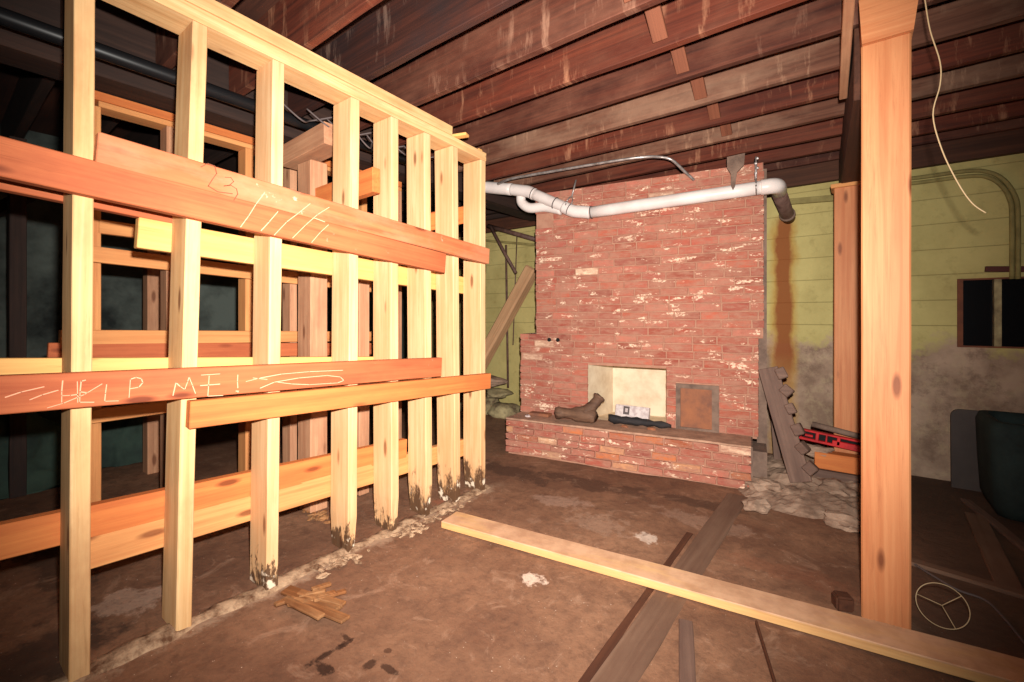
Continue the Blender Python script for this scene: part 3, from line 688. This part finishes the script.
clean([gv(521, 196, PV+.04), gv(522, 203, PV+.04), gv(530, 208, PV+.04), gv(545, 207, PV+.04), gv(562, 210, PV+.02)], .045, 'trap_bend')
for (a, b2, t) in ((A_, B_, .97), (C1, D_, .12), (C1, D_, .62), (C1, D_, .93), (E_, G_, .01), ):
    p = a.lerp(b2, t); d = (b2-a).normalized(); tube_obj('joint_ring', [p-d*.004, p+d*.004], .0555, M['joint'], pv, 18)
for (px, py, ty) in ((569, 203, 180), (756, 187, 157)):
    p = gv(px, py, PV); q = gv(px+(7 if px < 600 else 0), ty, PV+.02); root = empty('pipe_hanger', p, 'metal strap hanger holding the white pipe, %s' % ('at its sloping part' if px < 600 else 'near the right elbow'), 'hanger')
    bm = bmesh.new(); tube(bm, [p+Vector((math.cos(t_)*0, 0, 0)) for t_ in (0,)]+[p+Vector((0, 0, .03))], .001, 4); bm.free()
    d = (G_-E_).normalized() if px > 600 else (D_-C1).normalized(); s_ = d.cross(Vector((0, 0, 1))).normalized(); u_ = s_.cross(d)
    ring = [p+(s_*math.cos(t_*math.pi/12)+u_*math.sin(t_*math.pi/12))*.0565 for t_ in range(25)]
    tube_obj('strap_loop', ring, .006, M['steel'], root, 6)
    top = Vector((q.x, q.y, ZJ+.03)); top = q if q.z > 2.3 else top
    tube_obj('strap', [p+u_*.056, q], .008, M['steel'], root, 8)
    if px > 600:
        for j in range(4):
            bm = bmesh.new(); c_ = p.lerp(q, .45+.16*j)+Vector((.01*(j % 2), -.01, 0)); lump(bm, c_, (.013, .009, .012), j, 1, .1); obj('bolt', bm, M['steel'], root)
# metal plate with a spike over the pipe
bm = bmesh.new(); P1 = [gv(x, y, PV-.07) for x, y in ((727, 157), (745, 153), (744, 165), (737, 172), (735, 186), (733, 190), (731, 186), (731, 174), (727, 168))]
f1 = [bm.verts.new(p) for p in P1]; f2 = [bm.verts.new(p+FV*.01) for p in P1]; bm.faces.new(f1); bm.faces.new(f2[::-1])
for i in range(len(P1)): bm.faces.new((f1[i], f2[i], f2[(i+1) % len(P1)], f1[(i+1) % len(P1)]))
tag(obj('hanging_plate', bm, M['cement']), 'grey wedge-shaped plate with a spike hanging from a joist over the long white pipe', 'plate')
# conduit
cp = [gz(500, 183, 2.40)]+[gz(x, y, 2.405) for x, y in ((560, 172), (620, 160.5), (645, 157))]
e0 = gv(662, 157, PV-.02)
o = tube_obj('conduit', smoothpath([gz(x, y, 2.465) for x, y in ((498, 184), (512, 178.5), (560, 170), (620, 160), (645, 157), (660, 157))]+[gv(672, 160, .14), gv(684, 171, .22), gv(694, 180, V0-.02)], 5), .011, M['steel']); tag(o, 'thin steel conduit crossing below the joists and bending down to the brick', 'conduit')

# ------------------------------------------------------------------ back left corner
o = board('leaning_timber', gy(470, 383, 4.2)+Vector((0, 0, 0)), gy(533, 268, 4.5), .16, .15, M['timber'], up=(0, -1, 0), bev=.02); tag(o, 'thick brown timber leaning diagonally against the green wall left of the fireplace', 'timber')
bm = bmesh.new()
for q, (x, z, sx_, sz_) in enumerate([(-4.15, .10, .25, .12), (-3.75, .08, .2, .14), (-3.45, .05, .2, .1), (-3.95, .27, .26, .08), (-3.6, .25, .2, .06)]): lump(bm, (x, YF-.22, z), (sx_, .2, sz_), q*3.1, 3, .3)
tag(obj('stone_ledge', bm, M['stone'], smooth=True), 'rough yellowish stone ledge at the foot of the green wall left of the fireplace', 'ledge')
bm = bmesh.new(); lump(bm, (-3.75, YF-.25, .40), (.33, .16, .07), 5, 3, .35); tag(obj('dirt_heap', bm, M['rubble']), 'brown dirt heaped on top of the stone ledge', 'debris')
o = tube_obj('wall_pipe', [gy(488, 226, 4.45), gy(538, 240, 4.45)], .028, M['iron']); tag(o, 'rusty brown pipe crossing high in front of the green wall left of the chimney', 'pipe')
o = tube_obj('dangling_rod', [gy(491, 227, 4.38), gy(503, 250, 4.36), gy(516, 273, 4.35)], .02, M['iron']); tag(o, 'brown rod hanging askew from the rusty pipe', 'rod')
for (x, y0_, y1_, d_, lb) in ((506, 245, 388, 1, 'thin dark pipe'), (517, 235, 345, -2, 'thin dark cord right of the pipe')):
    o = tube_obj('riser_pipe' if d_ > 0 else 'electric_cable', [gy(x, y0_, 4.56), gy(x+d_, (y0_+y1_)/2, 4.56), gy(x+d_*2, y1_, 4.56)], .014 if d_ > 0 else .007, M['iron']); tag(o, lb+' running down the green wall left of the fireplace', 'pipe' if d_ > 0 else 'cord')
o = board('wall_batten', gy(480, 240, 4.57), gy(536, 245, 4.57), .03, .03, M['green_paint']); tag(o, 'green batten across the wall beneath the rusty pipe', 'batten')
xbox('trim_1', [(XL, XR, YF-.06, YF-.002, 2.335, ZC-.005)], M['beam'], 'structure')

# ------------------------------------------------------------------ POSTS AND BEAM, right
def square_post(name, x0, x1, y, dep, z0, z1, mat, label):
    o = board(name, ((x0+x1)/2, y+dep/2, z0), ((x0+x1)/2, y+dep/2, z1), x1-x0, dep, M[mat], up=(1, 0, 0), bev=.006, jit=.0015); return tag(o, label, 'post')
square_post('support_post', .020, .172, 2.30, .16, -.02, 2.30, 'fir_post', 'big square orange fir post standing near the camera on the right')
square_post('support_post', -.122, .035, 4.0, .15, .0, 2.15, 'fir_post', 'square reddish post further back, half hidden behind the big near post')
cap = bmesh.new()
P_ = [(.022, 2.30), (.178, 2.30), (.20, 2.48), (.012, 2.48)]
fa = [cap.verts.new((x, 2.29, z)) for x, z in P_]; fb = [cap.verts.new((x, 2.47, z)) for x, z in P_]
cap.faces.new(fa); cap.faces.new(fb[::-1])
for i in range(4): cap.faces.new((fa[i], fb[i], fb[(i+1) % 4], fa[(i+1) % 4]))
tag(obj('post_cap', cap, M['fir_post']), 'flared orange cap block on top of the big near post', 'block')
o = board('carrying_beam', (.055, 2.50, 2.32), (-.045, 4.53, 2.32), .32, .12, M['beam'], jit=.003); tag(o, 'dark brown beam under the joists running back from the near post', 'beam')
o = board('post_cap', (-.14, 4.07, 2.151), (.05, 4.07, 2.151), .03, .18, M['fir'], up=(0, 0, 1)); o.location.z += .0; tag(o, 'thin pale wood shim on top of the far reddish post', 'block')
o = board('scab_board', (-.012, 1.95, 2.43), (-.05, 3.0, 2.43), .11, .035, M['old_fir'], jit=.002); tag(o, 'short worn scab board beside the cap of the big near post', 'board')
# low orange block by the far post and red jack
o = board('timber_block', gy(815, 458, 3.93), Vector((.08, 3.93, .185)), .115, .1, M['orange_board']); tag(o, 'short orange timber lying at the foot of the far post', 'block')
o = board('timber_block', (-.26, 3.93, .055), (.08, 3.93, .055), .13, .12, M['weathered']); tag(o, 'dark grey block under the short orange timber', 'block')
jk = empty('red_jack', gy(825, 440, 3.92), 'red metal jack-like tool with slots lying against the stair stringer', 'tool')
ja, jb = gy(797, 432, 3.92), gy(862, 446, 3.92)
JMm = basis(ja, jb, Vector((0, 0, 1))); jl = (jb-ja).length
bm = bmesh.new()
for (a, b2, z0_, z1_) in ((0, jl, .022, .036), (0, jl, -.042, -.024), (0, .035, -.03, .028), (.05, .10, -.012, .004), (.115, .135, -.03, .028), (.175, .185, -.03, .028), (.215, jl, -.03, .0), (.24, .26, -.03, .028)): bx(bm, a, b2, -.02, .02, z0_, z1_)
bmesh.ops.bevel(bm, geom=list(bm.edges), offset=.003, segments=1, affect='EDGES'); obj('red_frame', bm, M['red'], jk, JMm)
bm = bmesh.new(); bx(bm, .03, jl, .005, .015, -.03, .028); obj('inner_plate', bm, M['black'], jk, JMm)
tube_obj('grey_tube', [gy(812, 424, 3.91), gy(862, 437, 3.91)], .02, M['cement'], jk, 12)
tube_obj('handle', [gy(799, 431, 3.90), gy(794, 428, 3.89)], .012, M['joint'], jk, 8)
# stair stringer with blocks
st0, st1 = gy(801, 482, 3.62), gy(768, 368, 3.74)
st = empty('stepped_plank', st0, 'weathered grey plank with stepped blocks leaning beside the fireplace', 'plank')
pl = board('plank', st0, st1, .13, .035, M['weathered'], up=(1, 0, 0), parent=st, jit=.004)
d = (st1-st0); side = Vector((1, 0, .25)).normalized()
for j in range(6):
    t = .12+.165*j; c_ = st0+d*t+side*(.07)+Vector((0, -.015, 0))
    bm = bmesh.new(); mt = basis(c_, c_+d, side); bx(bm, -.045*random.uniform(.7, 1.2), .035*random.uniform(.7, 1.2), -.035, .03, -.03, .034*random.uniform(.6, 1.2), mt @ Matrix.Rotation(random.uniform(.1, .7), 4, 'Y') @ Matrix.Rotation(random.uniform(-.3, .3), 4, 'X')); bmesh.ops.bevel(bm, geom=list(bm.edges), offset=.006, segments=1, affect='EDGES'); obj('block', bm, M['weathered'], st)
o = board('stick', gy(778, 440, 4.1)-Vector((0,0,.2)), gy(771, 372, 4.3), .05, .02, M['weathered'], up=(1, 0, 0)); tag(o, 'thin grey stick standing between the stepped plank and the chimney', 'stick')
bm = bmesh.new(); lump(bm, gy(818, 451, 3.93), (.09, .05, .045), 4, 3, .4); tag(obj('rubble_chunk', bm, M['rubble']), 'brown lump wedged between the red tool and the short orange timber', 'rock')
o = tube_obj('electric_cable', smoothpath([gz(x, y, .006) for x, y in ((911, 562), (935, 577), (958, 590), (985, 600), (1004, 618), (1030, 650))], 5), .005, M['joint']); tag(o, 'dark cord trailing across the floor right of the big near post', 'cord')
# rubble mound
bm = bmesh.new(); random.seed(12)
nx, ny = 60, 60; gv_ = {}
for i in range(nx+1):
    for j in range(ny+1):
        x = -.85+1.35*i/nx; y = 2.95+1.55*j/ny
        ex = ((x+.28)/.5)**2+((y-3.95)/.75)**2
        h = max(0, 1-ex)**.6*.12; nz_ = noise.noise(Vector((x*4, y*4, 0)))*.6+noise.noise(Vector((x*11, y*11, 5)))*.4
        gv_[i, j] = bm.verts.new((x, y, -.03+h*(1+.7*nz_)+(.012*noise.noise(Vector((x*25, y*25, 1))) if h > .01 else 0)))
for i in range(nx):
    for j in range(ny): bm.faces.new((gv_[i, j], gv_[i+1, j], gv_[i+1, j+1], gv_[i, j+1]))
tag(obj('rubble_mound', bm, M['rubble'], smooth=False), 'low mound of grey cement rubble and dust right of the hearth', 'rubble', kind='stuff')
rc = ['dusty chunk of rubble beside the right corner of the hearth', 'dark rounded rubble chunk at the end of the floor channel', 'pale rubble chunk in front of the orange timber', 'flat rubble chunk left of the big near post', 'small rubble chunk at the base of the stepped plank']
for q, (px, py, s_) in enumerate([(765, 486, .09), (757, 505, .07), (835, 490, .10), (845, 520, .08), (790, 492, .06)]):
    p = gz(px, py, .04); bm = bmesh.new(); lump(bm, p, (s_*1.3, s_, s_*.55), q*2.3+1, 3, .4, q); tag(obj('rubble_chunk', bm, M['rubble']), rc[q], 'rock')
for (px, py, lb) in ((784, 455, 'tiny white ball beside the chimney foot'), (808, 474, 'tiny white ball at the foot of the stepped plank')):
    p = gy(px, py, 3.72); bm = bmesh.new(); lump(bm, p, (.014, .014, .016), 1, 2, .05); tag(obj('white_ball', bm, M['white_paint'], smooth=True), lb, 'ball')

# ------------------------------------------------------------------ FLOOR TIMBER
a, b2 = gz(441, 528, .0), gz(1060, 707, .0); th = .04
dr = (b2-a).normalized(); sd_ = Vector((-dr.y, dr.x, 0)); wd = .15
o = board('loose_plank', a+sd_*wd/2+Vector((0, 0, th/2)), b2+sd_*wd/2+Vector((0, 0, th/2)), wd, th, M['plank'], up=sd_, jit=.002); tag(o, 'long pale plank lying on the floor from the stud wall to the right edge', 'plank')
o = board('floor_runner', gz(591, 720, -.019), gz(738, 497, -.019), .13, .03, M['grey_plank'], up=(1, 0, 0)); tag(o, 'flat dusty plank sunk in the floor leading to the fireplace corner', 'plank')
o = board('floor_runner', gz(560, 720, -.019), gz(690, 535, -.019), .035, .03, M['beam'], up=(1, 0, 0)); tag(o, 'narrow dark strip sunk in the floor left of the dusty plank', 'plank')
o = board('wood_scrap', gz(690, 720, -.006), gz(685, 622, -.006), .05, .02, M['weathered'], up=(1, 0, 0), jit=.006, seg=20); tag(o, 'worn wood scrap on the floor at the bottom edge, right of the sunken plank', 'plank')
for (p0, p1, wd_, mt_, lb) in [((786, 720), (756, 622), .008, 'beam', 'thin dark strip drawn for a crack crossing the floor below the pale plank'),  # dark strip added to draw a floor crack, not a real board
     ((1010, 590), (975, 515), .09, 'grey_plank', 'dusty floor board in the dark right corner'),
     ((1040, 600), (905, 560), .06, 'grey_plank', 'dusty low board right of the big near post'),
     ((1040, 560), (965, 500), .05, 'weathered', 'weathered board in front of the dark green bin')]:
    o = board('floor_board', gz(*p0, .002), gz(*p1, .002), wd_, .02, M[mt_], up=(1, 0, 0), jit=.003); tag(o, lb, 'board')
bm = bmesh.new(); c_ = gz(842, 600, .03); bx(bm, -.03, .035, -.03, .03, -.035, .025, Matrix.Translation(c_) @ Matrix.Rotation(.4, 4, 'Z')); bmesh.ops.bevel(bm, geom=list(bm.edges), offset=.008, segments=2, affect='EDGES')
tag(obj('wood_block', bm, M['beam']), 'small dark wood block on the floor left of the foot of the big near post', 'block')
# wire ring with three spokes
rc_ = gz(944, 632, 0); ri = empty('wire_ring', rc_, 'thin wire ring with three spokes leaning by the foot of the big near post', 'ring')
ctr = gy(942, 617, 2.43); r_ = .078; nrm = Vector((-.25, -.8, .5)).normalized(); ex_ = Vector((0, 0, 1)).cross(nrm).normalized(); ey_ = nrm.cross(ex_)
ctr.z = max(ctr.z, abs(ey_.z)*r_+.004)
tube_obj('rim', [ctr+(ex_*math.cos(t_*math.pi/24)+ey_*math.sin(t_*math.pi/24))*r_ for t_ in range(49)], .0018, M['wire'], ri, 6)
for an in (50, 175, 305):
    tube_obj('spoke', [ctr, ctr+(ex_*math.cos(math.radians(an))+ey_*math.sin(math.radians(an)))*r_], .0016, M['wire'], ri, 6)

# ------------------------------------------------------------------ RIGHT WALL AREA
for q, pts in enumerate([[(862, 183), (915, 178), (967, 171), (988, 172), (1004, 180), (1015, 196), (1018, 215), (1018, 279)], [(862, 188), (915, 183), (970, 176), (990, 178), (1003, 187), (1010, 200), (1012, 215), (1012, 279)]]):
    o = tube_obj('wall_conduit', smoothpath([gy(x, y, 4.56) for x, y in pts], 4), .014, M['green_paint']); tag(o, 'green painted conduit arching over the window, %s of the pair' % ('outer' if q == 0 else 'inner'), 'conduit')
o = board('wall_batten', gy(786, 202, 4.56), gy(834, 198, 4.56), .05, .03, M['green_paint']); tag(o, 'green batten high on the wall between the drain pipe and the far post', 'batten')
o = board('wall_batten', gy(985, 269, 4.57), gy(1040, 269, 4.57), .04, .03, M['maroon']); tag(o, 'short maroon batten on the wall above the window', 'batten')
o = tube_obj('hanging_wire', smoothpath([gy(x, y, 2.2) for x, y in ((921, -25), (925, 0), (930, 30), (940, 62), (940, 85), (933, 115), (942, 150), (958, 183), (972, 203), (986, 213))], 5), .0022, M['wire'], n=6); tag(o, 'thin pale wire hanging from the joists right of the big near post', 'wire')
# rounded grey panel
def slab_rounded(name, W, Hh, T, r, mat, mw, parent=None):
    bm = bmesh.new(); pts = []
    for cx_, cz_, a0 in ((W-r, Hh-r, 0), (r, Hh-r, 90)):
        for t_ in range(7): an = math.radians(a0+15*t_); pts.append((cx_+r*math.cos(an), cz_+r*math.sin(an)))
    pts += [(0, 0), (W, 0)]
    f1 = [bm.verts.new((x, 0, z)) for x, z in pts]; f2 = [bm.verts.new((x, T, z)) for x, z in pts]; bm.faces.new(f1); bm.faces.new(f2[::-1])
    for i in range(len(pts)): bm.faces.new((f1[i], f2[i], f2[(i+1) % len(pts)], f1[(i+1) % len(pts)]))
    bmesh.ops.recalc_face_normals(bm, faces=bm.faces); return obj(name, bm, mat, parent, mw)
pa = gy(951, 408, 4.46)
o = slab_rounded('grey_panel', .9, pa.z, .03, .05, M['panel'], Matrix.Translation((pa.x, 4.44, -.005)) @ Matrix.Rotation(-.05, 4, 'X')); tag(o, 'dark grey panel with rounded corners leaning on the wall under the window', 'panel')
# dark green tub with a lid edge
gb = gz(985, 522); tb = empty('storage_bin', gb, 'dark green rounded plastic bin at the right edge in front of the grey panel', 'bin')
bm = bmesh.new(); x0 = gb.x+.06; y0 = gb.y+.1; prof = [(0, .0, .05), (0.02, -.012, .03), (.10, -.03, .0), (.35, -.045, .0), (.62, -.05, 0.0), (.665, -.035, 0), (.68, -.01, 0)]
W_, D_2, hh_ = .6, .5, gy(985, 421, y0).z
rings = []
for (zz, off, _) in [(0, .05, 0), (.015, .02, 0), (.12, 0, 0), (.5, -.012, 0), (.93, -.02, 0), (1., -.006, 0), (1., .03, 0), (.93, .045, 0), (.3, .06, 0)]:
    ring = []
    for cx_, cy_, a0 in ((W_, D_2, 0), (0, D_2, 90), (0, 0, 180), (W_, 0, 270)):
        for t_ in range(5):
            an = math.radians(a0+22.5*t_); rr0 = .08
            sx1 = (cx_-rr0 if cx_ else rr0)+rr0*math.cos(an); sy1 = (cy_-rr0 if cy_ else rr0)+rr0*math.sin(an)
            fx, fy = (sx1-W_/2)/(W_/2), (sy1-D_2/2)/(D_2/2)
            ring.append(bm.verts.new((x0+sx1-fx*off, y0+sy1-fy*off, zz*hh_-.005)))
    rings.append(ring)
for a, b2 in zip(rings, rings[1:]):
    for i in range(20): bm.faces.new((a[i], a[(i+1) % 20], b2[(i+1) % 20], b2[i]))
bm.faces.new(rings[0][::-1]); bm.faces.new(rings[-1])
obj('bin_body', bm, M['green_vinyl'], tb, smooth=True)
bm = bmesh.new(); lump(bm, (x0+.34, y0+.26, hh_-.1), (.2, .16, .12), 4, 3, .3); tag(obj('black_bag', bm, M['black_pipe'], smooth=True), 'black bag stuffed in the dark green bin', 'bag')
